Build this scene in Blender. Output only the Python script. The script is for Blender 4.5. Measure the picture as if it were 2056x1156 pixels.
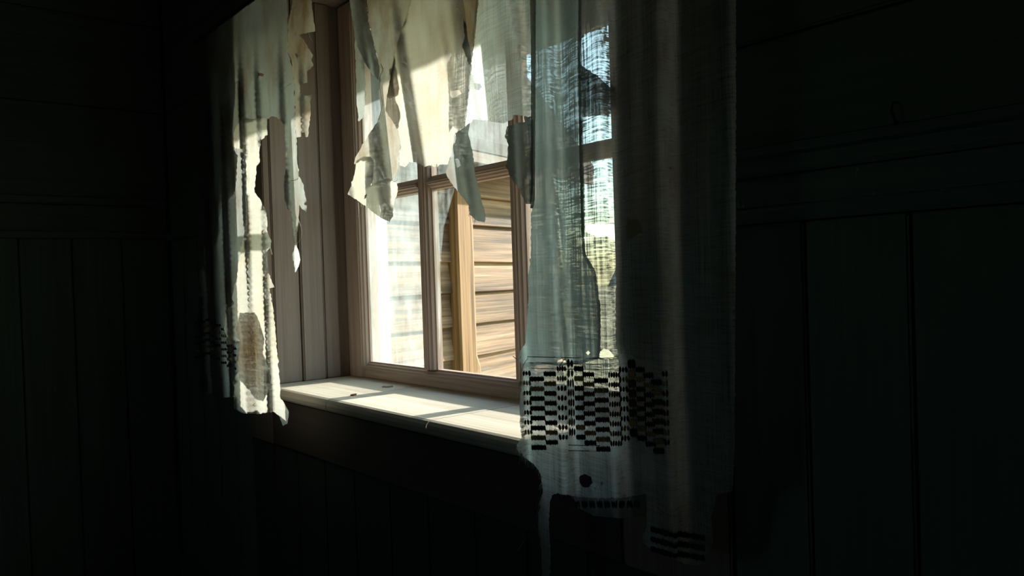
import bpy, bmesh, math, random
from mathutils import Vector, Matrix, noise
from mathutils.geometry import delaunay_2d_cdt

for o in list(bpy.data.objects): bpy.data.objects.remove(o)
S = bpy.context.scene
COL = S.collection

# ------------------------------------------------------------------ camera
FPX, ROLL, PITCH, YAW = 1577.0, 0.033, math.atan(23/1577), math.radians(40.1)
EYE = Vector((0, -0.963, 1.15))
F0 = Vector((-math.cos(YAW), math.sin(YAW), 0)); R0 = Vector((math.sin(YAW), math.cos(YAW), 0))
FW = F0*math.cos(PITCH) + Vector((0, 0, -math.sin(PITCH))); U0 = R0.cross(FW)
CR = R0*math.cos(ROLL) - U0*math.sin(ROLL); CU = R0*math.sin(ROLL) + U0*math.cos(ROLL)
cam = bpy.data.cameras.new('camera'); cam.sensor_width = 36; cam.lens = 36*FPX/2056
cam.clip_start = 0.02; cam.clip_end = 500
co = bpy.data.objects.new('camera', cam); COL.objects.link(co)
m = Matrix.Identity(4)
for i in range(3):
    m[i][0] = CR[i]; m[i][1] = CU[i]; m[i][2] = -FW[i]; m[i][3] = EYE[i]
co.matrix_world = m
S.camera = co

# ------------------------------------------------------------------ world, sun, exposure
SUN_EL, SUN_AZ = math.radians(20), math.radians(4)      # azimuth: degrees to the right of straight in through the window
wd = bpy.data.worlds.new('world'); S.world = wd; wd.use_nodes = True
nt = wd.node_tree; nt.nodes.clear()
sky = nt.nodes.new('ShaderNodeTexSky'); sky.sky_type = 'NISHITA'; sky.sun_disc = False
sky.sun_elevation = SUN_EL; sky.sun_rotation = SUN_AZ; sky.dust_density = 2.0; sky.ozone_density = 1.5
bg = nt.nodes.new('ShaderNodeBackground'); bg.inputs['Strength'].default_value = 0.62
wo = nt.nodes.new('ShaderNodeOutputWorld')
tintn = nt.nodes.new('ShaderNodeMix'); tintn.data_type = 'RGBA'; tintn.blend_type = 'MULTIPLY'; tintn.inputs[0].default_value = 1
tintn.inputs[7].default_value = (0.80, 1.0, 0.93, 1)
nt.links.new(sky.outputs[0], tintn.inputs[6]); nt.links.new(tintn.outputs[2], bg.inputs[0]); nt.links.new(bg.outputs[0], wo.inputs[0])
sl = bpy.data.lights.new('sun', 'SUN'); sl.energy = 14.0; sl.angle = math.radians(0.8); sl.color = (1.0, 0.93, 0.83)
so = bpy.data.objects.new('sun', sl); COL.objects.link(so)
sdir = Vector((math.sin(SUN_AZ)*math.cos(SUN_EL), math.cos(SUN_AZ)*math.cos(SUN_EL), math.sin(SUN_EL)))
so.rotation_euler = sdir.to_track_quat('Z', 'Y').to_euler(); so.location = (2, 8, 5)
vs = S.view_settings
vs.view_transform = 'Standard'; vs.look = 'None'; vs.gamma = 1; vs.exposure = 0.0; vs.use_curve_mapping = False
S.cycles.max_bounces = 12; S.cycles.transparent_max_bounces = 24; S.cycles.transmission_bounces = 10; S.cycles.diffuse_bounces = 6
S.cycles.sample_clamp_indirect = 6

# ------------------------------------------------------------------ helpers
def ray(x, y): return FW + CR*((x-1028)/FPX) - CU*((y-578)/FPX)
def on_y(x, y, Y):
    r = ray(x, y); return EYE + r*((Y-EYE.y)/r.y)
def to_px(p):
    d = Vector(p)-EYE; z = d.dot(FW); return 1028+FPX*d.dot(CR)/z, 578-FPX*d.dot(CU)/z

def link(name, me, mat, parent=None):
    o = bpy.data.objects.new(name, me); COL.objects.link(o)
    if mat is not None and not me.materials: me.materials.append(mat)
    if parent is not None: o.parent = parent
    return o
def empty(name, parent=None):
    o = bpy.data.objects.new(name, None); COL.objects.link(o); o.empty_display_size = 0.05
    if parent is not None: o.parent = parent
    return o
def tag(o, label=None, cat=None, group=None, kind=None):
    if label: o['label'] = label
    if cat: o['category'] = cat
    if group: o['group'] = group
    if kind: o['kind'] = kind
    return o
def mesh(name, verts, faces, smooth=False):
    me = bpy.data.meshes.new(name); me.from_pydata([tuple(v) for v in verts], [], faces)
    me.validate(); me.update()
    if smooth: me.polygons.foreach_set('use_smooth', [True]*len(me.polygons))
    return me
def box(name, x0, x1, y0, y1, z0, z1, mat, parent=None, bev=0.0):
    bm = bmesh.new(); bmesh.ops.create_cube(bm, size=1)
    for v in bm.verts:
        v.co = Vector(((x0+x1)/2+v.co.x*(x1-x0), (y0+y1)/2+v.co.y*(y1-y0), (z0+z1)/2+v.co.z*(z1-z0)))
    if bev: bmesh.ops.bevel(bm, geom=bm.edges[:], offset=bev, segments=2, affect='EDGES', clamp_overlap=True)
    me = bpy.data.meshes.new(name); bm.to_mesh(me); bm.free()
    return link(name, me, mat, parent)
def prism(name, prof, axis, a, b, mat, parent=None, m0=0.0, m1=0.0, ref=0):
    """extrude a 2-D profile [(p, q)] along an axis. axis 'x': p=y q=z; axis 'z': p=x q=y."""
    vs_, fs = [], []
    n = len(prof)
    for t in (a, b):
        for p, q in prof:
            vs_.append((t, p, q) if axis == 'x' else (p, q, t))
    for i in range(n):
        j = (i+1) % n; fs.append((i, j, n+j, n+i))
    fs.append(tuple(range(n))[::-1]); fs.append(tuple(range(n, 2*n)))
    me = mesh(name, vs_, fs)
    bm = bmesh.new(); bm.from_mesh(me); bmesh.ops.recalc_face_normals(bm, faces=bm.faces[:]); bm.to_mesh(me); bm.free()
    return link(name, me, mat, parent)
def tube_mesh(name, paths, sides=5):
    """paths: list of (points, radius or radius list) joined to one mesh of thin tubes"""
    V, Fc = [], []
    for pts, rad in paths:
        pts = [Vector(p) for p in pts]; n0 = len(V); k = len(pts)
        for i, p in enumerate(pts):
            t = (pts[min(i+1, k-1)]-pts[max(i-1, 0)])
            if t.length < 1e-9: t = Vector((0, 0, 1))
            t.normalize(); a = t.orthogonal().normalized() if abs(t.z) > .9 else t.cross(Vector((0, 0, 1))).normalized()
            b = t.cross(a); r = rad[i] if isinstance(rad, (list, tuple)) else rad
            for s in range(sides):
                an = 2*math.pi*s/sides; V.append(p+a*(r*math.cos(an))+b*(r*math.sin(an)))
        for i in range(k-1):
            for s in range(sides):
                s2 = (s+1) % sides
                Fc.append((n0+i*sides+s, n0+i*sides+s2, n0+(i+1)*sides+s2, n0+(i+1)*sides+s))
        Fc.append(tuple(n0+s for s in range(sides))[::-1]); Fc.append(tuple(n0+(k-1)*sides+s for s in range(sides)))
    return mesh(name, V, Fc, True)

# ------------------------------------------------------------------ materials
def nodes(name):
    mt = bpy.data.materials.new(name); mt.use_nodes = True; t = mt.node_tree; t.nodes.clear()
    out = t.nodes.new('ShaderNodeOutputMaterial'); return mt, t, out
def N(t, kind, **kw):
    n = t.nodes.new(kind)
    for k, v in kw.items():
        if k in n.inputs.keys(): n.inputs[k].default_value = v
        else: setattr(n, k, v)
    return n
def ramp(t, stops):
    r = t.nodes.new('ShaderNodeValToRGB'); e = r.color_ramp.elements
    while len(e) < len(stops): e.new(0.5)
    for el, (p, c) in zip(e, stops):
        el.position = p; el.color = (*c, 1) if len(c) == 3 else c
    return r
def math_n(t, op, a, b=None, clamp=False):
    n = t.nodes.new('ShaderNodeMath'); n.operation = op; n.use_clamp = clamp
    for i, v in enumerate((a, b)):
        if v is None: continue
        if isinstance(v, (int, float)): n.inputs[i].default_value = v
        else: t.links.new(v, n.inputs[i])
    return n.outputs[0]
def anis_noise(t, scale, detail=3.0, rough=0.6, off=(0, 0, 0), coord='Object'):
    tc = t.nodes.new('ShaderNodeTexCoord'); mp = t.nodes.new('ShaderNodeMapping')
    mp.inputs['Scale'].default_value = scale; mp.inputs['Location'].default_value = off
    nz = t.nodes.new('ShaderNodeTexNoise'); nz.inputs['Scale'].default_value = 1; nz.inputs['Detail'].default_value = detail
    nz.inputs['Roughness'].default_value = rough
    t.links.new(tc.outputs[coord], mp.inputs[0]); t.links.new(mp.outputs[0], nz.inputs['Vector'])
    return nz.outputs[0]

def wood(name, cols, axis='x', grain=1.0, rough=0.75, bump=0.25, stain=0.35, specks=None, coord='Object', span=(.30, .70)):
    """weathered or painted wood: long streaks along the axis, broad blotches, fine relief"""
    mt, t, out = nodes(name)
    g = 120*grain; l = 3.0*grain
    sc = {'x': (l, g, g), 'y': (g, l, g), 'z': (g, g, l)}[axis]
    fine = anis_noise(t, sc, 5, .65, coord=coord)
    broad = anis_noise(t, tuple(v*0.11 for v in sc), 4, .6, (3, 1, 7), coord=coord)
    mixv = math_n(t, 'ADD', math_n(t, 'MULTIPLY', fine, 1-stain), math_n(t, 'MULTIPLY', broad, stain))
    n = len(cols); r = ramp(t, [(span[0]+(span[1]-span[0])*i/(n-1), c) for i, c in enumerate(cols)])
    t.links.new(mixv, r.inputs[0])
    b = N(t, 'ShaderNodeBsdfPrincipled', Roughness=rough)
    b.inputs['Specular IOR Level'].default_value = 0.25
    col = r.outputs[0]
    if specks:
        sp = anis_noise(t, (38, 38, 14), 6, .7, (9, 4, 2), coord=coord)
        sr = ramp(t, [(specks[1], (0, 0, 0)), (specks[1]+.05, (1, 1, 1))]); t.links.new(sp, sr.inputs[0])
        mx = t.nodes.new('ShaderNodeMix'); mx.data_type = 'RGBA'
        t.links.new(sr.outputs[0], mx.inputs[0]); t.links.new(col, mx.inputs[6]); mx.inputs[7].default_value = (*specks[0], 1)
        col = mx.outputs[2]
    t.links.new(col, b.inputs['Base Color'])
    bp = N(t, 'ShaderNodeBump', Strength=bump, Distance=0.004); t.links.new(fine, bp.inputs['Height'])
    t.links.new(bp.outputs[0], b.inputs['Normal']); t.links.new(b.outputs[0], out.inputs[0])
    return mt

def fabric(name, tint, stain, gap=0.12, gapvar=0.5, thin=0.6, alb=0.6, stain_at=0.52):
    """coarse worn weave: uneven threads leave see-through gaps; the rest scatters light to both sides"""
    mt, t, out = nodes(name)
    warp = anis_noise(t, (420, 60, 9), 2, .5); weft = anis_noise(t, (9, 60, 420), 2, .5, (5, 0, 3))
    cloud = anis_noise(t, (11, 11, 7), 4, .6, (2, 8, 1))
    w = math_n(t, 'ADD', math_n(t, 'SUBTRACT', warp, .5), math_n(t, 'SUBTRACT', weft, .5))
    g = math_n(t, 'ADD', math_n(t, 'MULTIPLY', w, gapvar*1.6), gap)
    g = math_n(t, 'ADD', g, math_n(t, 'MULTIPLY', math_n(t, 'SUBTRACT', cloud, .5), gap*0.8))
    g = math_n(t, 'MINIMUM', math_n(t, 'MAXIMUM', g, 0.0), 0.92)
    r = ramp(t, [(stain_at-.1, tint), (stain_at+.16, stain)]); t.links.new(cloud, r.inputs[0])
    thr = math_n(t, 'ADD', math_n(t, 'MULTIPLY', w, 0.5), 1.0)
    mx = t.nodes.new('ShaderNodeMix'); mx.data_type = 'RGBA'; mx.blend_type = 'MULTIPLY'; mx.inputs[0].default_value = 1
    t.links.new(r.outputs[0], mx.inputs[6])
    cm = t.nodes.new('ShaderNodeCombineColor')
    for i in range(3): t.links.new(thr, cm.inputs[i])
    t.links.new(cm.outputs[0], mx.inputs[7])
    d = N(t, 'ShaderNodeBsdfDiffuse'); tr = N(t, 'ShaderNodeBsdfTranslucent'); tp = N(t, 'ShaderNodeBsdfTransparent')
    sc_ = t.nodes.new('ShaderNodeMix'); sc_.data_type = 'RGBA'; sc_.blend_type = 'MULTIPLY'; sc_.inputs[0].default_value = 1
    t.links.new(mx.outputs[2], sc_.inputs[6]); sc_.inputs[7].default_value = (alb, alb, alb, 1)
    t.links.new(sc_.outputs[2], d.inputs[0]); t.links.new(sc_.outputs[2], tr.inputs[0])
    bp = N(t, 'ShaderNodeBump', Strength=0.35, Distance=0.0015); t.links.new(w, bp.inputs['Height'])
    t.links.new(bp.outputs[0], d.inputs['Normal'])
    m1 = N(t, 'ShaderNodeMixShader', Fac=thin); t.links.new(d.outputs[0], m1.inputs[1]); t.links.new(tr.outputs[0], m1.inputs[2])
    m2 = N(t, 'ShaderNodeMixShader'); t.links.new(g, m2.inputs[0]); t.links.new(m1.outputs[0], m2.inputs[1]); t.links.new(tp.outputs[0], m2.inputs[2])
    t.links.new(m2.outputs[0], out.inputs[0])
    return mt

def dusty_glass(name, dust, streak, tint=(0.86, 0.92, 0.95)):
    mt, t, out = nodes(name)
    a = anis_noise(t, (14, 14, 9), 6, .7); b = anis_noise(t, (90, 90, 8), 4, .7, (1, 5, 2))
    s = math_n(t, 'ADD', math_n(t, 'MULTIPLY', math_n(t, 'SUBTRACT', a, .5), streak*1.6), math_n(t, 'MULTIPLY', math_n(t, 'SUBTRACT', b, .5), streak))
    fac = math_n(t, 'MINIMUM', math_n(t, 'MAXIMUM', math_n(t, 'ADD', s, dust), .01), .9)
    tl = N(t, 'ShaderNodeBsdfTranslucent', Color=(*tint, 1)); df = N(t, 'ShaderNodeBsdfDiffuse', Color=(*tint, 1))
    dm = N(t, 'ShaderNodeMixShader', Fac=0.45); t.links.new(tl.outputs[0], dm.inputs[1]); t.links.new(df.outputs[0], dm.inputs[2])
    tp = N(t, 'ShaderNodeBsdfTransparent', Color=(.97, .985, .98, 1)); gl = N(t, 'ShaderNodeBsdfGlossy', Roughness=0.05)
    gm = N(t, 'ShaderNodeMixShader', Fac=0.04); t.links.new(tp.outputs[0], gm.inputs[1]); t.links.new(gl.outputs[0], gm.inputs[2])
    m2 = N(t, 'ShaderNodeMixShader'); t.links.new(fac, m2.inputs[0]); t.links.new(gm.outputs[0], m2.inputs[1]); t.links.new(dm.outputs[0], m2.inputs[2])
    t.links.new(m2.outputs[0], out.inputs[0])
    return mt
def plain(name, col, rough=0.8, var=0.3, scale=40):
    mt, t, out = nodes(name)
    nz = anis_noise(t, (scale,)*3, 4, .6)
    r = ramp(t, [(.3, tuple(c*(1-var) for c in col)), (.7, tuple(min(1, c*(1+var)) for c in col))]); t.links.new(nz, r.inputs[0])
    b = N(t, 'ShaderNodeBsdfPrincipled', Roughness=rough); b.inputs['Specular IOR Level'].default_value = .2
    t.links.new(r.outputs[0], b.inputs['Base Color']); t.links.new(b.outputs[0], out.inputs[0])
    return mt

M = {}
M['wall_h'] = wood('dark_green_paint_h', [(.080, .118, .090), (.116, .165, .126), (.154, .205, .16)], 'x', .6)
M['wall_hy'] = wood('dark_green_paint_hy', [(.080, .118, .090), (.116, .165, .126), (.154, .205, .16)], 'y', .6)
M['wall_v'] = wood('dark_green_paint_v', [(.080, .118, .090), (.116, .165, .126), (.154, .205, .16)], 'z', .6)
M['rail'] = wood('worn_rail_paint', [(.08, .125, .104), (.115, .17, .145), (.15, .21, .18)], 'x', .6, specks=((.34, .38, .34), .64))
M['room'] = plain('dim_room_plaster', (.05, .085, .08))
M['floor'] = wood('floor_boards', [(.06, .05, .04), (.10, .08, .06), (.14, .11, .09)], 'y', .5)
M['casing'] = wood('brown_casing_paint', [(.15, .11, .09), (.21, .155, .125), (.27, .21, .175)], 'z', .7)
M['reveal'] = wood('grey_brown_reveal_paint', [(.19, .145, .115), (.26, .205, .175), (.31, .255, .225)], 'z', .6, specks=((.6, .58, .54), .70))
M['sash_v'] = wood('sash_paint_v', [(.30, .21, .165), (.43, .32, .265), (.55, .43, .37)], 'z', 1.0, specks=((.62, .56, .50), .68))
M['sash_h'] = wood('sash_paint_h', [(.30, .21, .165), (.43, .32, .265), (.55, .43, .37)], 'x', 1.0, specks=((.62, .56, .50), .68))
M['sill'] = wood('worn_sill_paint', [(.36, .31, .25), (.52, .465, .39), (.62, .575, .50)], 'x', .7, specks=((.30, .22, .16), .68))
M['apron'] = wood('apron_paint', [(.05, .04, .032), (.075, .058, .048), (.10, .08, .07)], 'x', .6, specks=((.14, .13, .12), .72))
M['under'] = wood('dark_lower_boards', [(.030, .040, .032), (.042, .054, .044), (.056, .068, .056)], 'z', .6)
M['siding'] = wood('weathered_siding', [(.017, .010, .006), (.10, .060, .032), (.195, .12, .066), (.31, .21, .13)], 'x', .42, bump=.8, stain=.5, span=(.38, .62))
M['post'] = wood('amber_post', [(.04, .020, .009), (.18, .10, .038), (.25, .155, .075)], 'z', .5, bump=.4, span=(.36, .62))
M['pale_board'] = wood('pale_board', [(.34, .33, .31), (.42, .41, .39), (.48, .47, .45)], 'z', .5)
M['eave'] = wood('eave_boards', [(.06, .05, .04), (.12, .09, .07), (.17, .13, .10)], 'x', .5)
M['roof'] = plain('roof_shingle', (.06, .055, .05))
M['ext'] = wood('outer_wall_boards', [(.16, .10, .07), (.26, .17, .11), (.36, .25, .17)], 'x', .5)
M['grass'] = plain('dry_grass', (.30, .25, .13), .95, .5, 9)
M['ridge'] = plain('far_woods', (.10, .13, .10), .95, .5, 2)
M['iron'] = plain('dark_iron', (.03, .03, .03), .5)
M['cloth'] = fabric('worn_linen', (.80, .80, .72), (.50, .37, .22), gap=.05, gapvar=.25, thin=.62, alb=.36)
M['cloth_pale'] = fabric('thin_pale_linen', (.88, .88, .80), (.78, .70, .55), gap=.05, gapvar=.25, thin=.66, alb=.43, stain_at=.53)
M['cloth_sheer'] = fabric('sheer_weave', (.72, .82, .82), (.64, .64, .58), gap=.24, gapvar=.75, thin=.7, alb=.9)
M['cloth_grey'] = fabric('grey_linen', (.60, .68, .66), (.45, .42, .36), gap=.04, gapvar=.3, thin=.6, alb=.42)
M['cloth_lining'] = fabric('teal_grey_lining', (.66, .82, .82), (.58, .66, .62), gap=.02, gapvar=.22, thin=.74, alb=.92)
M['cloth_dark'] = fabric('soiled_shade_linen', (.50, .54, .50), (.30, .26, .20), gap=.02, gapvar=.2, thin=.45, alb=.42)  # soiled cloth; its dark tone also stands in for shade at folds
M['thread'] = fabric('linen_thread', (.85, .87, .82), (.8, .8, .74), gap=.0, gapvar=.0, thin=.5, alb=.8)
M['yarn_black'] = plain('navy_black_yarn', (.016, .022, .032), .95, .3, 600)
M['yarn_brown'] = plain('dark_brown_yarn', (.085, .05, .034), .95, .4, 600)
M['yarn_ochre'] = plain('ochre_yarn', (.36, .25, .115), .95, .3, 600)
M['glass_dusty'] = dusty_glass('dusty_pane', .10, .20, (.72, .86, .93))
M['glass_thick'] = dusty_glass('very_dusty_pane', .045, .20, (.72, .86, .93))
M['glass_thin'] = dusty_glass('lightly_dusty_pane', .012, .03)
M['chip'] = plain('rust_chip', (.22, .09, .05))

# ------------------------------------------------------------------ dimensions (metres)
XL, XR = -2.243, -0.862          # window opening
SILL, HEAD = 0.852, 2.02
YS = 0.237                       # room face of the sash
XW, XE = -3.18, 1.3              # left and right walls of the room
YB, ZC = -3.6, 2.55
T = 0.34                         # outer face of the window wall

# ------------------------------------------------------------------ room shell
def shell(name, bm_boxes, mat):
    bm = bmesh.new()
    for (x0, x1, y0, y1, z0, z1) in bm_boxes:
        r = bmesh.ops.create_cube(bm, size=1)
        for v in r['verts']:
            v.co = Vector(((x0+x1)/2+v.co.x*(x1-x0), (y0+y1)/2+v.co.y*(y1-y0), (z0+z1)/2+v.co.z*(z1-z0)))
    me = bpy.data.meshes.new(name); bm.to_mesh(me); bm.free()
    return tag(link(name, me, mat), kind='structure')
wall_back = shell('wall_back', [(XW-.2, XL-.03, .0, T, -.1, ZC+.1), (XR+.03, XE+.2, .0, T, -.1, ZC+.1),
                                (XL-.03, XR+.03, .0, T, -.1, SILL-.035), (XL-.03, XR+.03, .0, T, HEAD+.02, ZC+.1)], M['wall_h'])
wall_left = shell('wall_left', [(XW-.2, XW-.018, YB-.1, 0, -.1, ZC+.1)], M['room'])
wall_right = shell('wall_right', [(XE, XE+.2, YB-.1, 0, -.1, ZC+.1)], M['room'])
# the wall behind the camera has an unseen opening, added for dim fill light
wall_front = shell('wall_front', [(XW-.2, -1.28, YB-.2, YB, -.1, ZC+.1), (-.88, XE+.2, YB-.2, YB, -.1, ZC+.1), (-1.28, -.88, YB-.2, YB, -.1, 1.3), (-1.28, -.88, YB-.2, YB, 1.77, ZC+.1)], M['room'])
floor = shell('floor', [(XW-.2, XE+.2, YB-.1, T, -.1, 0)], M['floor'])
ceiling = shell('ceiling', [(XW-.2, XE+.2, YB-.1, T, ZC, ZC+.1)], M['room'])

# panelling of the window wall to the right of the casing: boards, dado mouldings, upright boards
XC = -0.655                      # outer edge of the casing
def wb(name, x0, x1, z0, z1, d, mat, bev=.003): return box(name, x0, x1, -d, -.0005, z0, z1, mat, wall_back, bev)
for z0, z1 in ((1.312, 1.4535), (1.4575, 1.70), (1.704, 1.95), (1.954, 2.2), (2.204, 2.54)):
    wb('board', XC+.002, XE-.01, z0, z1, .014, M['wall_h'])
def moulding(name, x0, x1, prof, mat, parent): return prism(name, prof, 'x', x0, x1, mat, parent)
moulding('dado_rail', XC+.002, XE-.01, [(0, 1.311), (-.030, 1.311), (-.034, 1.306), (-.030, 1.300), (-.022, 1.296), (-.022, 1.280), (-.016, 1.274), (0, 1.274)], M['rail'], wall_back)
wb('board', XC+.002, XE-.01, 1.231, 1.273, .012, M['rail'])
moulding('dado_rail', XC+.002, XE-.01, [(0, 1.230), (-.024, 1.230), (-.028, 1.225), (-.024, 1.219), (-.018, 1.211), (0, 1.211)], M['rail'], wall_back)
xs = [XC+.002, -.5335, -.400, -.262, -.12, .03, .18, .34, .52, .7, .88, 1.06, XE-.01]
for a, b in zip(xs[:-1], xs[1:]): wb('board', a, b-.004, .12, 1.209, .012+.003*random.Random(a).random(), M['wall_v'])
base_b = box('baseboard_back', XW, XE, -.02, -.0005, 0, .118, M['wall_h'], None, .004); tag(base_b, kind='structure')
# left of the window
xs = [XW+.02, -3.02, -2.86, -2.70, -2.55, -2.42]
for a, b in zip(xs[:-1], xs[1:]): wb('board', a, b-.004, .12, 1.33, .012, M['wall_v'])
for z0, z1 in ((1.36, 1.60), (1.604, 1.82), (1.824, 2.06), (2.064, 2.3), (2.304, 2.54)):
    wb('board', XW+.02, -2.424, z0, z1, .012, M['wall_h'])
wb('dado_rail', XW+.02, -2.424, 1.331, 1.359, .03, M['rail'])
# below the window, the wall boards under the apron
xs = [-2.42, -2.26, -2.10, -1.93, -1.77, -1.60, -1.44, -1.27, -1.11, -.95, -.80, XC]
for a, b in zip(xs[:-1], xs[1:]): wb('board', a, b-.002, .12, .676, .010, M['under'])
# left wall: boards, dado, upright boards
def lb(name, y0, y1, z0, z1, d, mat): return box(name, XW-.018, XW-.018+d, y0, y1, z0, z1, mat, wall_left, .003)
for z0, z1 in ((1.488, 1.820), (1.824, 2.15), (2.154, 2.54)): lb('board', YB+.01, -.015, z0, z1, .014, M['wall_hy'])
lb('dado_rail', YB+.01, -.015, 1.462, 1.486, .036, M['wall_hy'])
lb('board', YB+.01, -.015, 1.364, 1.461, .014, M['wall_hy'])
lb('dado_rail', YB+.01, -.015, 1.340, 1.363, .032, M['wall_hy'])
y = -.015
k = 0
while y > -2.2:
    lb('board', y-.165, y-.004, .0, 1.339, .012+.003*(k % 2), M['wall_v']); y -= .165; k += 1

# casing round the opening
trim = empty('trim_1'); trim.location = (0, 0, 0); tag(trim, kind='structure')
box('casing_board', XR+.002, XC, -.022, -.0005, .678, HEAD+.16, M['casing'], trim, .003)
box('casing_board', -2.418, XL-.002, -.022, -.0005, .678, HEAD+.16, M['casing'], trim, .003)
box('casing_board', XL, XR, -.022, -.0005, HEAD, HEAD+.16, M['casing'], trim, .003)
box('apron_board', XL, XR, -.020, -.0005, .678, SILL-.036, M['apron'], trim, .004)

# ------------------------------------------------------------------ window
win = empty('window_1'); tag(win, kind='structure')
# reveal boards, left (three boards, joints open) and right
jl = box('jamb', XL-.03, XL-.016, .0, T, SILL-.03, HEAD+.02, M['reveal'], win)
for (y0, y1, d, z1) in ((.001, .082, .000, HEAD), (.086, .158, .004, HEAD), (.163, .214, -.004, HEAD)):
    box('reveal_board', XL-.016, XL+d, y0, y1, SILL-.001, z1, M['reveal'], jl, .004)
jr = box('jamb', XR+.016, XR+.03, .0, T, SILL-.03, HEAD+.02, M['reveal'], win)
for (y0, y1) in ((.001, .084), (.088, .160), (.164, .214)):
    box('reveal_board', XR, XR+.016, y0, y1, SILL-.001, HEAD, M['reveal'], jr, .004)
box('head_board', XL-.015, XR+.015, .0, T, HEAD, HEAD+.019, M['reveal'], win)
# outer frame behind the sash
of = empty('outer_frame', win)
box('frame_post', XL-.015, XL+.028, YS+.012, T, SILL-.03, HEAD, M['sash_v'], of, .003)
box('frame_post', XR-.028, XR+.015, YS+.012, T, SILL-.03, HEAD, M['sash_v'], of, .003)
box('frame_rail', XL+.028, XR-.028, YS+.012, T, HEAD-.03, HEAD, M['sash_h'], of, .003)
box('outer_sill', XL-.02, XR+.02, YS+.045, T+.06, SILL-.06, SILL-.006, M['sash_h'], of, .004)

# sill of three boards with a rounded nose
sill = empty('sill', win)
def sill_prof():
    p = [(YS+.044, SILL-.034), (YS+.044, SILL)]
    for i in range(7):
        a = math.pi/2 + math.pi*i/6
        p.append((-.029+.0165*math.cos(a), SILL-.0165+.0165*math.sin(a)))
    return p
for a, b in ((-2.42, -1.846), (-1.843, -1.388), (-1.385, -.70)):
    # the part that runs into the opening, clipped at the reveal, plus the nose
    x0, x1 = max(a, XL+.001), min(b, XR-.001)
    prism('sill_board', sill_prof(), 'x', x0, x1, M['sill'], sill)
for a, b in ((-2.42, XL), (XR, -.70)):
    prism('sill_board', [(-.023, SILL-.034), (-.023, SILL)] + sill_prof()[2:], 'x', a, b, M['sill'], sill)

# sash: moulded stiles, rails and glazing bars, six panes
sash = empty('sash', win)
SX0, SX1, SZ0, SZ1 = XL+.012, XR-.012, SILL+.003, HEAD-.012
PX = [(-2.140, -1.829), (-1.776, -1.438), (-1.391, -1.062)]      # clear widths of the panes
PZ = [(.902, 1.394), (1.431, 1.945)]
DEP = .040
def moulded(w0, w1, l, r):
    """profile across a bar from w0 to w1: raised face, stepped ovolo on the pane sides (l, r)"""
    p = []
    y0, y1 = YS, YS+DEP
    p.append((w0, y1)); 
    if l: p += [(w0, YS+.022), (w0+.004, YS+.020), (w0+.006, YS+.012), (w0+.011, YS+.009), (w0+.013, YS+.004), (w0+.017, YS+.0035), (w0+.018, y0)]
    else: p += [(w0, y0+.003), (w0+.003, y0)]
    if r: p += [(w1-.018, y0), (w1-.017, YS+.0035), (w1-.013, YS+.004), (w1-.011, YS+.009), (w1-.006, YS+.012), (w1-.004, YS+.020), (w1, YS+.022)]
    else: p += [(w1-.003, y0), (w1, y0+.003)]
    p.append((w1, y1))
    return p
def vbar(name, x0, x1, l, r, z0, z1, dy=0): return prism(name, [(a, b+dy) for a, b in moulded(x0, x1, l, r)], 'z', z0, z1, M['sash_v'], sash)
def hbar(name, z0, z1, l, r, x0, x1, dy=0): return prism(name, [(b+dy, a) for a, b in moulded(z0, z1, l, r)], 'x', x0, x1, M['sash_h'], sash)
vbar('stile', SX0, PX[0][0], 0, 1, SZ0, SZ1)
vbar('stile', PX[2][1], SX1, 1, 0, SZ0, SZ1)
hbar('rail', SZ0, PZ[0][0], 0, 1, PX[0][0], PX[2][1], .0015)
hbar('rail', PZ[1][1], SZ1, 1, 0, PX[0][0], PX[2][1], .0015)
for i in (0, 1): vbar('glazing_bar', PX[i][1], PX[i+1][0], 1, 1, PZ[0][0], PZ[1][1])
for i in range(3): hbar('glazing_bar', PZ[0][1], PZ[1][0], 1, 1, PX[i][0]-.0, PX[i][1], .002)
# panes
def pane(pts, mat):
    """a 3 mm pane or shard from a polygon in the plane of the sash"""
    n = len(pts); y0 = YS+.026
    return mesh('pane', [(x, y0, z) for x, z in pts]+[(x, y0+.003, z) for x, z in pts],
                [tuple(range(n)), tuple(range(n, 2*n))[::-1]]+[(i, (i+1) % n, n+(i+1) % n, n+i) for i in range(n)])
def rect(i, j): (a, b), (c, d) = PX[i], PZ[j]; return [(a, c), (b, c), (b, d), (a, d)]
for (i, j, mt) in ((0, 0, 'glass_dusty'), (0, 1, 'glass_dusty'), (1, 1, 'glass_thick'), (2, 0, 'glass_thin'), (2, 1, 'glass_thin')):
    link('pane', pane(rect(i, j), M[mt]), M[mt], sash)
# what is left of the broken lower middle pane
for pts in ([(-1.776, 1.394), (-1.676, 1.394), (-1.700, 1.352), (-1.735, 1.290), (-1.752, 1.22), (-1.762, 1.12), (-1.766, 1.0), (-1.776, .95)],
            [(-1.62, .902), (-1.438, .902), (-1.438, .925), (-1.50, .919), (-1.56, .926), (-1.60, .915)]):
    tag(link('glass_shard', pane(pts, None), M['glass_thick' if pts[0][0] < -1.7 else 'glass_thin'], sash), 'broken shard of dusty glass left in the glazing bars')

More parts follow.
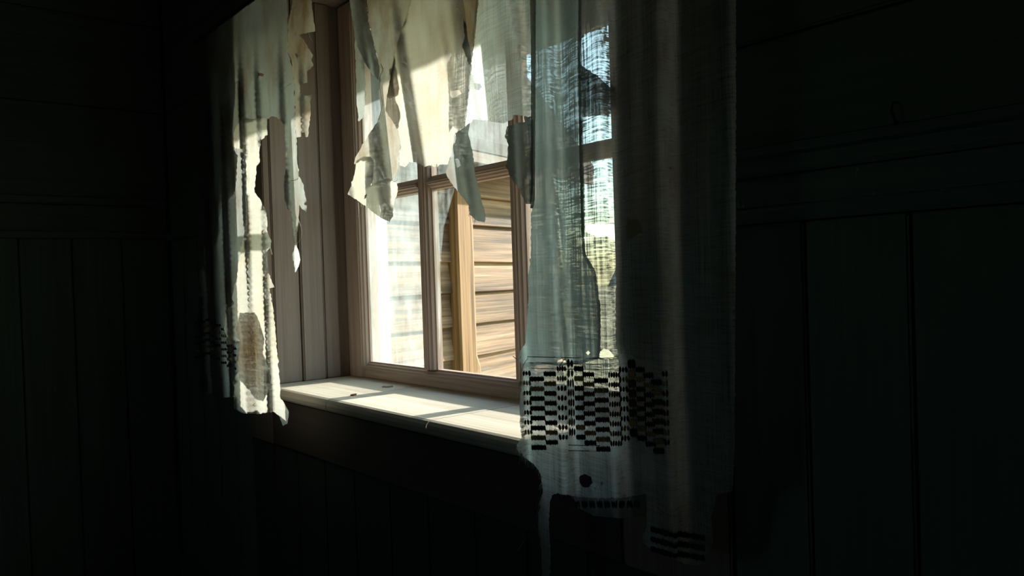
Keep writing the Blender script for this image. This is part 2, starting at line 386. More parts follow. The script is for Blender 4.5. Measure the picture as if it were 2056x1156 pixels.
# ------------------------------------------------------------------ outside: eave of this house, ground, outbuilding, ridge
EX0 = -2.42
ev = empty('trim_2'); tag(ev, kind='structure')
E_Y = .70; E_Z = on_y(1200, 60, E_Y).z
box('fascia_board', EX0, XE+.6, E_Y-.03, E_Y, E_Z, E_Z+.16, M['eave'], ev, .003)
for k in range(3):
    a = T+.002+(E_Y-.034-T)*k/3; b = T+(E_Y-.034-T)*(k+1)/3
    box('soffit_board', EX0, XE+.6, a, b-.003, E_Z+.20, E_Z+.22, M['eave'], ev)
rp = mesh('roof_slab', [(EX0, E_Y+.06, E_Z+.15), (XE+.6, E_Y+.06, E_Z+.15), (XE+.6, -3.9, E_Z+2.4), (EX0, -3.9, E_Z+2.4),
                        (EX0, E_Y+.06, E_Z+.20), (XE+.6, E_Y+.06, E_Z+.20), (XE+.6, -3.9, E_Z+2.45), (EX0, -3.9, E_Z+2.45)],
          [(0, 1, 2, 3), (7, 6, 5, 4), (0, 4, 5, 1), (1, 5, 6, 2), (2, 6, 7, 3), (3, 7, 4, 0)])
link('roof_slab', rp, M['roof'], ev)

gv, gf = [], []
NX, NY = 40, 40
for j in range(NY+1):
    for i in range(NX+1):
        x = -60+120*i/NX; yy = T+120*(j/NY)**2
        gv.append((x, yy, -.28+.25*noise.noise(Vector((x*.12, yy*.12, 0)))*min(1, yy/6)))
for j in range(NY):
    for i in range(NX): a = j*(NX+1)+i; gf.append((a, a+1, a+NX+2, a+NX+1))
ground = tag(link('ground', mesh('ground', gv, gf, True), M['grass']), kind='structure')
rv, rf = [], []
for i in range(81):
    x = -90+180*i/80; h = 5.0+3.0*noise.noise(Vector((x*.05, 3, 0)))+1.2*noise.noise(Vector((x*.4, 9, 0)))
    rv += [(x, 95, -2), (x, 99, h), (x, 112, -2)]
for i in range(80):
    a = 3*i; rf += [(a, a+3, a+4, a+1), (a+1, a+4, a+5, a+2)]
ridge = tag(link('far_ridge', mesh('far_ridge', rv, rf, True), M['ridge']), kind='structure')

# outbuilding: clapboard wall, running away from the house; s along the wall, n out of the wall
SD = Vector((-.367, 1.117, 0)).normalized(); SN = Vector((SD.y, -SD.x, 0))
P0 = EYE + ray(975, 560)*3.75; P0.z = 0
def s_at(px, py=560):
    r = ray(px, py); d = EYE-P0; den = r.x*SN.x+r.y*SN.y; t = -(d.x*SN.x+d.y*SN.y)/den
    p = EYE+r*t; return (p-P0).dot(SD), p.z
sA, _ = s_at(764, 600); sB, _ = s_at(1112, 450)
shed = empty('outbuilding'); shed.location = P0; shed.rotation_euler = (0, 0, math.atan2(SD.y, SD.x))
tag(shed, 'weathered brown clapboard outbuilding with an amber post, outside the window', 'building')
# in local space x runs along the wall, -y is out of the wall towards the window
seams = [s_at(975, v)[1] for v in (399, 454, 525, 583, 645, 707, 770)]
BH = .150
zs = sorted(seams)
zlow = zs[0]
edges_z = [zlow-BH*k for k in range(8, 0, -1)] + zs
while edges_z[-1] < 1.62: edges_z.append(edges_z[-1]+.135)
rnd = random.Random(4)
for a, b in zip(edges_z[:-1], edges_z[1:]):
    lo, hi = a, b+.012
    t0, t1 = .030+.006*rnd.random(), .010
    w = rnd.uniform(-.004, .004)
    nseg = 10; V = []; Fc = []
    for i in range(nseg+1):
        x = sA+(sB-sA)*i/nseg; dz = .004*noise.noise(Vector((x*2.3, a*9, 1)))+w*(i/nseg-.5)
        V += [(x, -t0, lo+dz), (x, -t0+.003, lo+dz-.004), (x, 0, lo+dz-.004), (x, 0, hi), (x, -t1, hi)]
    for i in range(nseg):
        for q in range(5):
            q2 = (q+1) % 5; Fc.append((i*5+q, i*5+q2, (i+1)*5+q2, (i+1)*5+q))
    Fc += [(0, 1, 2, 3, 4), tuple(nseg*5+q for q in range(5))[::-1]]
    me = mesh('siding_board', V, Fc)
    bm = bmesh.new(); bm.from_mesh(me); bmesh.ops.recalc_face_normals(bm, faces=bm.faces[:]); bm.to_mesh(me); bm.free()
    link('siding_board', me, M['siding'], shed)
ztop = edges_z[-1]; zbot = edges_z[0]
box('wall_core', sA-.0, sB, .001, .28, zbot-.1, ztop+.05, M['ext'], shed)
pa, _ = s_at(896, 600); pb, _ = s_at(932, 600)
bm = bmesh.new()
ring = []
post_prof = [(pa, 0), (pa+.004, -.062), (pa+.012, -.070), (pb-.022, -.070), (pb-.004, -.064), (pb, 0)]
zz = [zbot, s_at(930, 765)[1], s_at(930, 735)[1], s_at(930, 712)[1], 1.0, 1.2, 1.45, ztop-.005]
for z in zz:
    fl = .035 if z <= zz[1]+.001 else (.026 if z == zz[2] else 0)
    ring.append([bm.verts.new((x+(fl if i >= 3 else 0)+.003*noise.noise(Vector((z*6, i, 0))), y_, z)) for i, (x, y_) in enumerate(post_prof)])
for r0_, r1_ in zip(ring[:-1], ring[1:]):
    for i in range(len(post_prof)):
        j = (i+1) % len(post_prof); bm.faces.new((r0_[i], r0_[j], r1_[j], r1_[i]))
bm.faces.new(ring[0]); bm.faces.new(ring[-1]); bmesh.ops.recalc_face_normals(bm, faces=bm.faces[:])
me = bpy.data.meshes.new('corner_post'); bm.to_mesh(me); bm.free()
tag(link('corner_post', me, M['post'], shed), 'amber brown upright post with a splayed foot')
box('corner_board', sA-.16, sA-.001, -.05, .02, zbot, ztop, M['pale_board'], shed, .004)
# low roof with overhang
oh = .24
V = [(sA-.02, -oh, ztop+.02), (sB+.03, -oh, ztop+.02), (sB+.03, .20, ztop+.62), (sA-.02, .20, ztop+.62), (sB+.03, .32, ztop+.0), (sA-.02, .32, ztop+.0)]
V += [(x, y_, z+.05) for x, y_, z in V]
Fc = [(0, 1, 2, 3), (3, 2, 4, 5), (9, 8, 7, 6), (11, 10, 8, 9), (0, 6, 7, 1), (1, 7, 8, 2), (2, 8, 10, 4), (4, 10, 11, 5), (5, 11, 9, 3), (3, 9, 6, 0)]
link('roof', mesh('roof', V, Fc), M['roof'], shed)
box('eave_board', sA-.02, sB+.03, -oh+.005, -oh+.025, ztop-.03, ztop+.045, M['eave'], shed, .002)

# ------------------------------------------------------------------ curtains
ROD_Z, ROD_Y = 1.898, -.13
def rod_px(px):
    """image row of the rod over a column, used as the upper edge of the cloth"""
    lo, hi = -1500, 578
    for _ in range(40):
        md = (lo+hi)/2
        if on_y(px, md, ROD_Y).z > ROD_Z-.006: lo = md
        else: hi = md
    return (lo+hi)/2

def densify(poly, step, jag, seed, closed=True):
    out = []
    n = len(poly)
    for i in range(n):
        a = Vector(poly[i][:2]); b = Vector(poly[(i+1) % n][:2]); L = (b-a).length; k = max(1, int(L/step))
        nrm = Vector((-(b-a).y, (b-a).x)).normalized() if L > 0 else Vector((0, 0))
        for q in range(k):
            p = a.lerp(b, q/k)
            j = jag if q else jag*.4
            d = j*(noise.noise(Vector((p.x*.16, p.y*.16, seed)))*1.2 + noise.noise(Vector((p.x*.55, p.y*.55, seed+7)))*.9)
            if p.y < -6: d = 0
            out.append(p+nrm*d)
    return out
def inside(p, poly):
    c = False; n = len(poly); j = n-1
    for i in range(n):
        xi, yi = poly[i]; xj, yj = poly[j]
        if (yi > p[1]) != (yj > p[1]) and p[0] < (xj-xi)*(p[1]-yi)/(yj-yi)+xi: c = not c
        j = i
    return c
def cast(px, py, surf):
    """the point of the cloth surface y = surf(x, z) seen at a picture point"""
    r = ray(px, py); p = EYE+r*((ROD_Y-EYE.y)/r.y); Y = surf(p.x, p.z)
    return EYE+r*((Y-EYE.y)/r.y)
def sheet(name, poly, surf, mat, parent, holes=(), res=7.0, jag=1.6, seed=0, label=None):
    outer = densify(poly, 4.0, jag, seed)
    loops = [outer]+[densify(h, 3.0, 1.2, seed+3+i) for i, h in enumerate(holes)]
    pts, edges = [], []
    for lp in loops:
        n0 = len(pts); pts += lp; k = len(lp); edges += [(n0+i, n0+(i+1) % k) for i in range(k)]
    bpts = list(pts)
    xs_ = [p.x for p in outer]; ys_ = [p.y for p in outer]
    cell = {}
    for p in bpts: cell.setdefault((int(p.x//res), int(p.y//res)), []).append(p)
    tl = [[(p.x, p.y) for p in lp] for lp in loops]
    yy = min(ys_)+res*.5; row = 0
    while yy < max(ys_):
        step = res if yy > -10 else res*1.6
        xx = min(xs_)+(step*.5 if row % 2 else 0)
        # scanline crossings, faster than a test for each point
        cr = []
        for lp in tl:
            j = len(lp)-1
            for i in range(len(lp)):
                (xi, yi), (xj, yj) = lp[i], lp[j]
                if (yi > yy) != (yj > yy): cr.append((xj-xi)*(yy-yi)/(yj-yi)+xi)
                j = i
        cr.sort()
        for a, b in zip(cr[0::2], cr[1::2]):
            k0 = math.ceil((a-xx)/step)
            x_ = xx+k0*step
            while x_ < b:
                cx_, cy_ = int(x_//res), int(yy//res)
                ok = True
                for u in (-1, 0, 1):
                    for v in (-1, 0, 1):
                        for q in cell.get((cx_+u, cy_+v), ()):
                            if (q.x-x_)**2+(q.y-yy)**2 < (res*.55)**2: ok = False
                if ok: pts.append(Vector((x_, yy)))
                x_ += step
        yy += step*.87; row += 1
    v2, e2, f2, *_ = delaunay_2d_cdt([Vector((p.x, p.y)) for p in pts], edges, [], 0, 1e-5)
    keep = []
    for f in f2:
        c = sum((v2[i] for i in f), Vector((0, 0)))/len(f)
        if inside(c, tl[0]) and not any(inside(c, h) for h in tl[1:]): keep.append(f)
    used = sorted({i for f in keep for i in f}); idx = {v: i for i, v in enumerate(used)}
    V = [cast(v2[i].x, v2[i].y, surf) for i in used]
    me = mesh(name, V, [tuple(idx[i] for i in f) for f in keep], True)
    o = link(name, me, mat, parent)
    if label: o['label'] = label
    return o
def fringe(path, surf, parent, n, lmin, lmax, seed, name='frayed_edge', rad=.00035, side=0.0, mat='thread'):
    """short loose threads along a torn edge"""
    rn = random.Random(seed); paths = []
    seg = []
    for a, b in zip(path[:-1], path[1:]): seg.append((Vector(a), Vector(b), (Vector(b)-Vector(a)).length))
    tot = sum(s[2] for s in seg)
    for _ in range(n):
        d = rn.random()*tot
        for a, b, L in seg:
            if d <= L: break
            d -= L
        p = a.lerp(b, min(1, d/max(L, 1e-6)))
        q = cast(p.x, p.y, surf); ln = rn.uniform(lmin, lmax)*(rn.random()**.7)
        dx = side*ln+rn.uniform(-.35, .35)*ln; dy = rn.uniform(-.25, .25)*ln
        k = 5; pts = []
        for i in range(k):
            u = i/(k-1)
            pts.append(q+Vector((dx*u+.12*ln*math.sin(u*5+d), dy*u, -ln*u*(.8+.2*u)+.002)))
        paths.append((pts, [rad*(1-.5*i/(k-1)) for i in range(k)]))
    return tag(link(name, tube_mesh(name, paths, 3), M[mat], parent), kind='stuff')
def long_thread(pxs, surf, parent, rad=.0005, off=0.0, name='loose_thread', mat='thread'):
    pts = [cast(x, y_, surf)+Vector((0, off, 0)) for x, y_ in pxs]
    sm = []
    for i in range(len(pts)-1):
        p0, p1, p2, p3 = pts[max(i-1, 0)], pts[i], pts[i+1], pts[min(i+2, len(pts)-1)]
        for q in range(4):
            u = q/4
            sm.append(.5*((2*p1)+(p2-p0)*u+(2*p0-5*p1+4*p2-p3)*u*u+(3*p1-p0-3*p2+p3)*u**3))
    sm.append(pts[-1])
    return link(name, tube_mesh(name, [(sm, rad)], 4), M[mat], parent)

def nz(x, z, s): return noise.noise(Vector((x, z, s)))
# fold surfaces (y as a function of place along the rod and height)
def s_left(x, z):
    k = min(1, max(0, (1.9-z)/.25))
    return ROD_Y + k*(.009*math.sin(x*48+1.0+1.5*nz(x*3, z*1.2, 2)) + .003*math.sin(x*121+z*2)) + .006*nz(x*3, z*1.6, 5)
def s_left_f(x, z): return s_left(x, z)-.014+.006*nz(x*7, z*6, 11)
def s_left_s(x, z): return s_left(x, z)-.008+.006*nz(x*9, z*8, 21)
def s_mid(x, z):
    k = min(1, max(0, (1.9-z)/.3)); xx = x+.32*(z-1.55)*0.6
    return ROD_Y + k*(.013*math.sin(xx*40+.6) + .005*math.sin(xx*93+2+z*3)) + .010*nz(x*4, z*3, 9)
def s_mid_b(x, z): return s_mid(x, z)+.025
def s_mid_f(x, z): return s_mid(x, z)-.018+.010*nz(x*9, z*8, 31)
def s_right(x, z):
    k = min(1, max(.3, (1.9-z)/.3)); xx = x+.02*nz(x*3, z*1.4, 3)
    return ROD_Y + k*(.013*math.sin(xx*58+.4) + .006*math.sin(xx*117+1.2)) + .010*nz(x*4, z*2, 14) - .012*max(0, 1.0-z)
def s_right_b(x, z): return s_right(x, z)+.012
def s_right_f(x, z): return s_right(x, z)-.010+.008*nz(x*12, z*9, 41)

def up(x0, x1, step=30):
    """points of the upper edge of a cloth along the rod from column x0 to x1"""
    k = max(1, int(abs(x1-x0)/step)); return [(x0+(x1-x0)*i/k, rod_px(x0+(x1-x0)*i/k)) for i in range(k+1)]

rod = empty('curtain_rod'); rod.location = (-1.45, ROD_Y, ROD_Z)
tag(rod, 'thin dark curtain rod running above the tattered curtains', 'curtain rod')
link('rod', tube_mesh('rod', [([(-1.02, 0, 0), (1.05, 0, 0)], .006)], 10), M['iron'], rod)
for dx in (-.93, .95):
    link('bracket', tube_mesh('bracket', [([(dx, 0, -.004), (dx, .03, -.012), (dx, .104, -.012)], .004)], 8), M['iron'], rod)

# ---- left curtain
cl = empty('curtain'); tag(cl, 'torn grey-white curtain with a bright ragged strip, left of the window', 'curtain', 'tattered linen curtains')
panel = up(415, 577, 20) + [(577, 0), (577, 60), (577, 106), (583, 118), (588, 145), (591, 182), (593, 260), (595, 276), (596, 315), (600, 354), (610, 372),
    (613, 395), (617, 408), (615, 426), (606, 419), (601, 411), (600, 432), (598, 458), (594, 486), (592, 484), (588, 458), (586, 426), (577, 419), (571, 395),
    (569, 372), (573, 349), (573, 284), (572, 255), (566, 244), (556, 236), (546, 233), (536, 240), (520, 242), (478, 252), (472, 262), (473, 292), (492, 304), (498, 316), (499, 380), (498, 450), (483, 520), (480, 552), (472, 606), (462, 628), (458, 660), (466, 684),
    (486, 682), (484, 745), (482, 788), (470, 796), (440, 798), (418, 790), (396, 782), (396, 700), (398, 600), (401, 420), (409, 250)]
left_panel = sheet('panel', panel, s_left, M['cloth_grey'], cl, holes=[[(518, 147), (524, 146), (530, 149), (528, 153), (519, 152)]], seed=1)
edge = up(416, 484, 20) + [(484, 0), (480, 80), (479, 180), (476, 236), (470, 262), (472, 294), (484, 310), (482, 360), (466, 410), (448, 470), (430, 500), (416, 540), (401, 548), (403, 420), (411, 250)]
sheet('shaded_fold_layer', edge, lambda x, z: s_left(x, z)+.012, M['cloth_dark'], cl, seed=6, jag=.8)  # dark layer added behind the fold to dim the part shaded by the wall
strip = [(478, 246), (492, 236), (508, 240), (520, 232), (535, 238), (536, 250), (537, 271), (523, 282), (521, 302), (522, 325), (515, 333), (511, 386), (521, 398), (533, 421), (536, 437),
    (537, 465), (545, 484), (543, 497), (537, 502), (537, 525), (540, 550), (551, 577), (541, 579), (548, 616), (553, 664), (557, 710), (563, 778), (562, 795), (570, 808), (580, 825),
    (577, 850), (568, 855), (560, 834), (548, 826), (520, 831), (486, 828), (470, 821), (471, 778), (466, 767), (480, 744), (476, 721), (481, 688), (461, 690), (450, 660), (456, 624), (471, 610),
    (466, 598), (476, 550), (477, 535), (486, 490), (494, 447), (494, 419), (495, 362), (494, 328), (491, 310), (486, 299), (469, 298), (466, 284), (466, 272)]
sheet('torn_strip', strip, s_left_f, M['cloth_pale'], cl, seed=2, label='bright ragged strip hanging along the opening')
lap = [(481, 628), (511, 627), (518, 640), (523, 653), (531, 681), (528, 710), (538, 735), (545, 758), (537, 790), (528, 806), (512, 800), (500, 782), (482, 764), (476, 725), (482, 692), (474, 660)]
sheet('torn_flap', lap, lambda x, z: s_left_f(x, z)-.008, M['cloth'], cl, seed=3)
scrap = [(589, -2), (600, rod_px(600)), (626, rod_px(626)), (625, 0), (633, 63), (618, 66), (601, 69), (614, 88), (629, 111), (625, 119), (629, 132), (616, 144), (617, 166), (602, 170), (602, 187), (611, 192),
    (627, 190), (622, 205), (624, 228), (618, 275), (606, 274), (595, 276), (593, 260), (591, 182), (588, 145), (585, 119), (577, 106), (578, 49)]
sheet('torn_strip', scrap, s_left_s, M['cloth'], cl, seed=4, holes=[[(593, 106), (596, 108), (598, 116), (595, 115)]])
tas = [(594, 488), (598, 500), (603, 522), (599, 535), (593, 547), (590, 530), (587, 512)]
sheet('thread_tuft', tas, s_left_s, M['thread'], cl, seed=5, res=4)
long_thread([(594, 480), (593, 490), (594, 500)], s_left_s, cl)
long_thread([(599, 440), (606, 462), (604, 478), (597, 488), (588, 500)], s_left_s, cl, .0004)
long_thread([(594, 276), (596, 330), (599, 356), (590, 362), (584, 362)], s_left_s, cl, .0008)
long_thread([(620, 66), (624, 78), (628, 84)], s_left_s, cl, .0004)
long_thread([(590, 165), (580, 170), (570, 180)], s_left_s, cl, .0004)
long_thread([(543, 497), (546, 511)], s_left_f, cl, .0006)
fringe([(466, 298), (486, 299), (494, 330)], s_left_f, cl, 14, .004, .02, 3)
fringe([(594, 430), (594, 486), (593, 545)], s_left_s, cl, 40, .004, .02, 4, rad=.0004)
fringe([(450, 660), (461, 690), (481, 688)], s_left_f, cl, 12, .003, .012, 5)

# ---- middle tatters
cmid = empty('curtain'); tag(cmid, 'shredded cream curtain hanging in rags over the upper window panes', 'curtain', 'tattered linen curtains')
c1 = [(701, -2)] + up(703, 732, 15) + [(731, 0), (742, 51), (750, 82), (757, 115), (761, 130), (762, 143), (760, 161), (748, 151), (736, 131), (721, 102), (711, 67)]
sheet('torn_strip', c1, s_mid, M['cloth_grey'], cmid, seed=11)
c1b = [(712, 72), (721, 104), (731, 122), (734, 160), (733, 215), (729, 236), (720, 244), (716, 200), (714, 130)]
sheet('torn_strip', c1b, s_mid_b, M['cloth_grey'], cmid, seed=12)
c2 = [(736, -2)] + up(737, 830, 30) + [(829, 10), (824, 40), (810, 90), (800, 150), (806, 200), (820, 222), (813, 242), (804, 287), (800, 335), (798, 346), (789, 364), (776, 364), (756, 370), (745, 378), (746, 350), (750, 330), (744, 320), (730, 320), (716, 328), (711, 330), (713, 317), (726, 294), (739, 272), (758, 244), (766, 225), (763, 205), (760, 185), (765, 160), (761, 130), (750, 82), (742, 51)]
sheet('panel', c2, s_mid_b, M['cloth'], cmid, seed=13)
c3 = [(828, -2)] + up(829, 934, 30) + [(930, 0), (934, 25), (937, 61), (942, 98), (944, 124), (944, 133), (940, 194), (935, 228), (933, 254), (914, 267), (910, 294), (899, 330), (896, 330), (887, 330), (874, 335), (860, 332),
    (851, 335), (842, 329), (835, 326), (822, 325), (813, 335), (802, 332), (804, 287), (800, 262), (786, 240), (774, 222), (776, 200), (783, 160), (792, 110), (806, 60), (820, 24)]
sheet('panel', c3, s_mid, M['cloth_pale'], cmid, seed=14, holes=[[(916, 14), (921, 18), (930, 34), (931, 38), (925, 34), (919, 24)]])
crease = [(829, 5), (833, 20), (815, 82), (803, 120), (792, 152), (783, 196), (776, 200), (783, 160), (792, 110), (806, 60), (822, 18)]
sheet('crease', crease, lambda x, z: s_mid(x, z)+.010, M['cloth_dark'], cmid, seed=40, jag=.8, res=5)  # strip added behind the fold line; its dark colour paints the crease shade
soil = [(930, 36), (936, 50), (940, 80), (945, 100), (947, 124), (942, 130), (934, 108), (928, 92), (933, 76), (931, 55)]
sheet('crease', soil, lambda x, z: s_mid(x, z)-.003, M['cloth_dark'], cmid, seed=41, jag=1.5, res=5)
stain_patch = [(781, 140), (790, 131), (803, 134), (813, 146), (812, 170), (804, 190), (792, 196), (782, 190), (786, 165)]
sheet('torn_flap', stain_patch, lambda x, z: s_mid(x, z)+.012, M['cloth'], cmid, seed=15)
cuff = [(716, 322), (728, 315), (742, 314), (751, 324), (749, 360), (744, 372), (760, 364), (780, 358), (797, 368), (799, 384), (790, 410), (789, 434), (783, 446), (766, 438), (744, 422), (722, 405), (698, 390), (712, 350)]
sheet('torn_flap', cuff, lambda x, z: s_mid_b(x, z)-.010+.006*nz(x*12, z*10, 4), M['cloth_pale'], cmid, seed=16, holes=[[(732, 393), (737, 389), (735, 397), (731, 400)]], label='sunlit ragged end of the cloth')
c4 = [(960, -2)] + up(961, 1074, 30) + [(1072, 0), (1071, 100), (1070, 235), (1052, 233), (1040, 231), (1031, 231), (1028, 240), (1011, 247), (1000, 246), (988, 245), (975, 241), (950, 240), (944, 247), (934, 256), (938, 225), (943, 180), (947, 120), (953, 80), (957, 40)]
sheet('panel', c4, s_mid_b, M['cloth_sheer'], cmid, seed=17, holes=[[(952, 167), (965, 168), (968, 175), (962, 181), (953, 178)]])
c4b = [(930, -2)] + up(931, 962, 15) + [(960, 0), (955, 60), (948, 115), (944, 124), (942, 98), (937, 61)]
sheet('torn_strip', c4b, lambda x, z: s_mid(x, z)+.014, M['cloth'], cmid, seed=18)
c5 = [(943, 246), (934, 254), (914, 268), (916, 278), (910, 294), (907, 310), (895, 346), (898, 355), (910, 373), (930, 398), (941, 413), (943, 431), (950, 436), (957, 443), (973, 445), (975, 431), (969, 411), (961, 380), (952, 337), (950, 310), (945, 287), (941, 272)]
sheet('torn_strip', c5, s_mid_f, M['cloth_grey'], cmid, seed=19, holes=[[(913, 320), (919, 318), (926, 333), (918, 337)]])
fringe([(802, 332), (835, 327), (860, 333), (897, 330)], s_mid, cmid, 30, .003, .012, 6)
fringe([(941, 415), (943, 431), (957, 443), (974, 445)], s_mid_f, cmid, 26, .003, .014, 7)
fringe([(720, 405), (748, 425), (785, 446)], s_mid_b, cmid, 24, .003, .016, 8)
fringe([(934, 254), (914, 268), (910, 294)], s_mid_f, cmid, 16, .003, .012, 9, side=-.6)
long_thread([(719, 407), (720, 420), (719, 436)], s_mid_b, cmid, .0005)
long_thread([(764, 128), (769, 140), (763, 155), (764, 185), (768, 210), (760, 240)], s_mid, cmid, .0008)
long_thread([(789, 364), (797, 362), (799, 348), (801, 335)], s_mid, cmid, .0006)

# ---- right curtain
cr_ = empty('curtain'); tag(cr_, 'long see-through curtain with a dark zigzag embroidered border, right of the window', 'curtain', 'tattered linen curtains')
r1 = up(1162, 1478, 40) + [(1478, 0), (1477, 500), (1475, 900), (1472, 985), (1440, 992), (1428, 1040), (1432, 1090), (1404, 1136), (1375, 1132), (1335, 1112), (1304, 1100), (1292, 1090), (1290, 1076), (1298, 1058), (1298, 1000), (1296, 991),
    (1250, 999), (1200, 1000), (1160, 997), (1120, 990), (1108, 994), (1104, 1008), (1102, 1060), (1106, 1110), (1104, 1156), (1102, 1190), (1090, 1190), (1088, 1156), (1086, 1100), (1080, 1060), (1081, 1030), (1086, 1000), (1090, 985), (1086, 952), (1074, 934),
    (1052, 918), (1042, 908), (1037, 896), (1042, 888), (1047, 877), (1044, 856), (1043, 815), (1047, 773), (1051, 756), (1049, 745), (1046, 732), (1056, 727), (1100, 726), (1140, 727), (1172, 722), (1199, 716), (1201, 688), (1200, 620), (1190, 550), (1171, 514), (1166, 460), (1163, 300), (1160, 130), (1161, 0)]
H1 = [(1176, 453), (1185, 449), (1196, 451), (1208, 452), (1223, 449), (1235, 451), (1236, 483), (1226, 478), (1214, 472), (1202, 476), (1190, 471), (1180, 468), (1176, 462)]
H2 = [(1257, 452), (1262, 441), (1280, 440), (1288, 452), (1290, 466), (1270, 477), (1257, 480)]
H3 = [(1202, 716), (1204, 706), (1213, 699), (1223, 703), (1232, 712), (1231, 720), (1215, 721)]
H5 = [(1164, 955), (1174, 951), (1186, 956), (1190, 968), (1182, 978), (1170, 977), (1163, 967)]
right_panel = sheet('panel', r1, s_right, M['cloth_sheer'], cr_, holes=[H1, H2, H3, H5], seed=21, res=8)
r1b = up(1073, 1167, 30) + [(1166, 0), (1165, 130), (1168, 300), (1171, 460), (1176, 510), (1196, 545), (1206, 620), (1206, 690), (1203, 719), (1172, 728), (1140, 733), (1100, 732), (1050, 735), (1042, 722), (1044, 704), (1055, 689), (1058, 645), (1062, 600), (1061, 571), (1060, 556), (1064, 533), (1066, 497), (1066, 436), (1068, 418), (1066, 400), (1068, 250), (1070, 100)]
sheet('panel', r1b, lambda x, z: s_right(x, z)+.003, M['cloth_lining'], cr_, seed=22, holes=[[(1176, 708), (1181, 704), (1185, 708), (1181, 713)], [(1118, 728), (1120, 724), (1128, 720), (1136, 724), (1136, 729)]])
hem = up(1163, 1169, 6) + [(1168, 0), (1168, 130), (1171, 300), (1174, 470), (1168, 472), (1163, 300), (1161, 130), (1162, 0)]
sheet('seam', hem, lambda x, z: s_right(x, z)+.006, M['cloth_grey'], cr_, seed=23, jag=.4)
lapr = [(1166, 131), (1200, 152), (1226, 176), (1236, 196), (1238, 228), (1204, 231), (1170, 236)]
sheet('torn_flap', lapr, s_right_b, M['cloth_grey'], cr_, seed=24)
r0 = [(1052, 233), (1054, 245), (1038, 247), (1018, 254), (1014, 272), (1020, 288), (1018, 328), (1022, 350), (1031, 366), (1042, 377), (1051, 398), (1056, 409), (1066, 409), (1070, 380), (1072, 250), (1068, 234)]
sheet('torn_flap', r0, s_right_f, M['cloth_grey'], cr_, seed=25)
fold = [(1064, -2)] + up(1065, 1077, 8) + [(1076, 0), (1075, 200), (1074, 400), (1070, 418), (1065, 418), (1066, 250), (1066, 100)]
sheet('folded_hem', fold, lambda x, z: s_right(x, z)-.006, M['cloth'], cr_, seed=26, jag=.6)
lap2 = [(1262, 478), (1290, 468), (1296, 480), (1300, 540), (1304, 640), (1300, 700), (1268, 706), (1236, 700), (1236, 520), (1246, 486)]
sheet('lining', lap2, s_right_b, M['cloth'], cr_, seed=29)
fringe([(1037, 896), (1052, 918), (1074, 934), (1086, 952)], s_right, cr_, 60, .006, .024, 12)
fringe([(1190, 985), (1210, 970), (1222, 960)], s_right, cr_, 20, .004, .014, 13)
fringe([(1086, 952), (1088, 1000), (1082, 1060), (1086, 1150)], s_right, cr_, 40, .004, .02, 14, side=-.5)
fringe([(1120, 990), (1200, 1000), (1296, 991)], s_right, cr_, 30, .003, .012, 15)
long_thread([(1086, 1000), (1076, 1040), (1070, 1060), (1052, 1085), (1040, 1105)], s_right, cr_, .0004)
long_thread([(1140, 716), (1128, 730), (1122, 748)], s_right_f, cr_, .0007, -.002)
long_thread([(1060, 720), (1052, 730), (1045, 760), (1040, 790), (1038, 800)], s_right_f, cr_, .0006)
long_thread([(1030, 715), (1040, 722), (1046, 716)], s_right_f, cr_, .0006)
for k, y_ in enumerate((716, 728, 739)):
    long_thread([(1060+4*k, y_), (1110, y_+1), (1160, y_+2), (1200, y_+3), (1234, y_+2)], s_right, cr_, .0006, -.001, 'drawn_thread', 'yarn_brown')
for k, y_ in enumerate((893, 904)):
    long_thread([(1142, y_), (1180, y_+1), (1205, y_+1)], s_right, cr_, .0006, -.001, 'drawn_thread', 'yarn_brown')

# ---- embroidery: bars of looped stitches, one shared mesh for each width and yarn
ICO = bmesh.new(); bmesh.ops.create_icosphere(ICO, subdivisions=1, radius=1)
ICO_V = [v.co.copy() for v in ICO.verts]; ICO.verts.index_update(); ICO_F = [tuple(v.index for v in f.verts) for f in ICO.faces]; ICO.free()
def bar(px, py, surf, n, wpx, h, yarn, parent, off=-.0012):
    """a bar of n looped stitches that follows the folds of the cloth"""
    q0 = cast(px-wpx/2, py, surf); q1 = cast(px+wpx/2, py, surf); w = (q1-q0).length
    n = n or max(2, round(w/.0052)); c = cast(px, py, surf); V, Fc = [], []
    for i in range(n):
        a = cast(px+wpx*(i/n-.5), py, surf); b = cast(px+wpx*((i+1)/n-.5), py, surf)
        ax = (b-a); r = ax.length*.5; ax.normalize(); az = Vector((0, 0, 1)); az = (az-ax*az.dot(ax)).normalized(); ay = az.cross(ax)
        m0 = (a+b)/2+Vector((0, off, 0))-c; n0 = len(V); hh = h*(.5+.06*math.sin(i*2.3+px))
        V += [m0+ax*(v.x*r*.90)+ay*(v.y*.0018)+az*(v.z*hh) for v in ICO_V]
        Fc += [tuple(n0+k for k in f) for f in ICO_F]
    o = link('stitch', mesh('stitch', V, Fc, True), M[yarn], parent); o.location = c
    return o
YS8 = ['yarn_black', 'yarn_ochre', 'yarn_brown', 'yarn_brown', 'yarn_brown', 'yarn_brown', 'yarn_ochre', 'yarn_black']
def c2p(cx, cy): return 1020+cx/4.817, 690+cy/4.817
cols_r = [(185, 285, 80), (283, 340, 135), (408, 290, 112), (520, 240, 90), (605, 190, 66), (688, 240, 84), (782, 295, 108), (906, 355, 132), (1030, 300, 112), (1118, 250, 88), (1200, 195, 66), (1284, 250, 86), (1362, 305, 96), (1442, 372, 100), (1522, 290, 60)]
for (cx, top, wd_) in cols_r:
    for k in range(8):
        px, py = c2p(cx+k*3, top+k*94.5)
        if cx == 185 and k == 7: continue
        ex = 1.5 if cx in (605, 1200) else 1.0
        bar(px, py, s_right, 0, wd_/4.817*1.03, .0095*ex, YS8[k], right_panel)
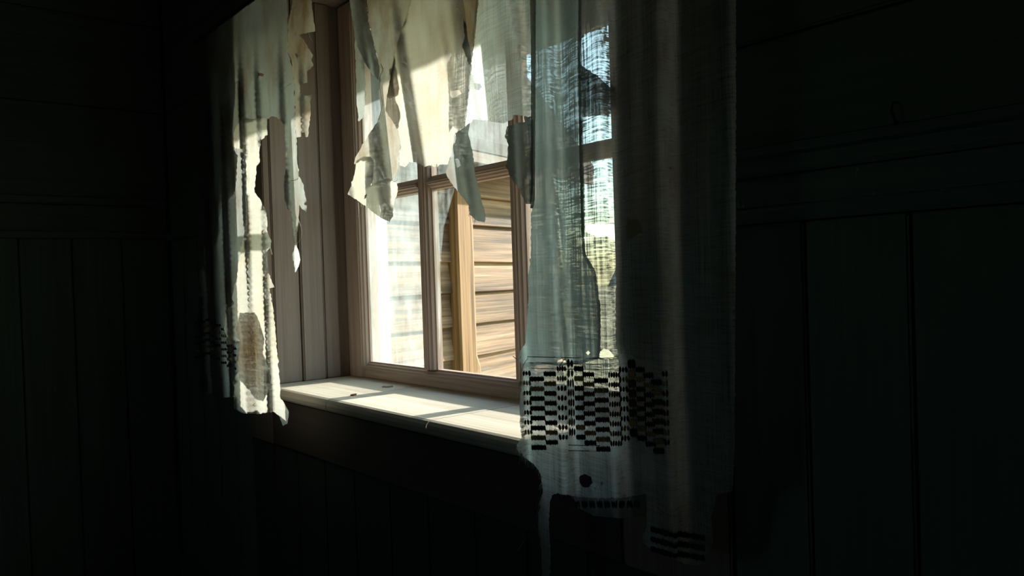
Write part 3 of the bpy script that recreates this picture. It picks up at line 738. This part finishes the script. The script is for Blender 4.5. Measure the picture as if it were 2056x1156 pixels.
def c3p(cx, cy): return 380+cx/3.503, 550+cy/3.503
for (cx, top, wd_) in [(60, 348, 40), (98, 335, 34), (132, 322, 34), (168, 340, 38), (206, 360, 38), (246, 388, 40), (284, 410, 38), (318, 430, 32)]:
    for k in range(6):
        px, py = c3p(cx, top+k*47)
        if px > 470 and k < 2: continue
        bar(px, py, s_left, 3, wd_/3.503, .0095, YS8[k if k < 3 else k+2], left_panel)
# scraps of a lower border under the right and left hems
for i in range(9):
    px = 1160+15*i
    bar(px, 1012, s_right_f, 3, 11, .012, ['yarn_brown', 'yarn_black'][i % 2], right_panel)
for i in range(12):
    for k in range(3):
        bar(1312+9*i, 1062+20*k+2.6*i*(1 if i < 6 else .6), s_right_f, 3, 8.5, .009, ['yarn_black', 'yarn_brown', 'yarn_black'][k], right_panel)
bl = [(1150, 994), (1200, 1000), (1250, 999), (1296, 991), (1298, 1036), (1240, 1040), (1196, 1036), (1160, 1020)]
sheet('torn_flap', bl, s_right_b, M['cloth_grey'], cr_, seed=33)

# ------------------------------------------------------------------ small things
def chip(px, py, r, mat, seed, name, label, cat, group=None):
    rr = ray(px, py); p = EYE+rr*((SILL-EYE.z)/rr.z); rn = random.Random(seed); n = 7
    V = []; hh = .0025
    for q in (0, 1):
        for i in range(n):
            a = 2*math.pi*i/n; d = r*(.6+.6*rn.random()); V.append((d*math.cos(a), .55*d*math.sin(a), q*(hh+.0025*rn.random())))
    o = link(name, mesh(name, V, [tuple(range(n))[::-1], tuple(range(n, 2*n))]+[(i, (i+1) % n, n+(i+1) % n, n+i) for i in range(n)]), M[mat])
    o.location = p; o.rotation_euler = (0, 0, rn.random()*3)
    return tag(o, label, cat, group)
chip(710, 794, .010, 'chip', 1, 'rust_flake', 'reddish brown flake lying near the front edge of the sill', 'flake')
chip(777, 777, .016, 'pale_board', 2, 'paint_flake', 'pale paint flake lying on the sill close to the sash', 'flake')
nl = empty('bent_nail'); p = on_y(1804, 205, -.014); nl.location = p
tag(nl, 'dark bent nail sticking out of the boards above the dado rail', 'nail')
link('shank', tube_mesh('shank', [([(0, .006, 0), (0, -.014, -.002), (.0, -.02, -.012), (.004, -.018, -.026)], .0016)], 6), M['iron'], nl)
link('head', tube_mesh('head', [([(.004, -.018, -.026), (.005, -.0178, -.029)], .0035)], 8), M['iron'], nl)
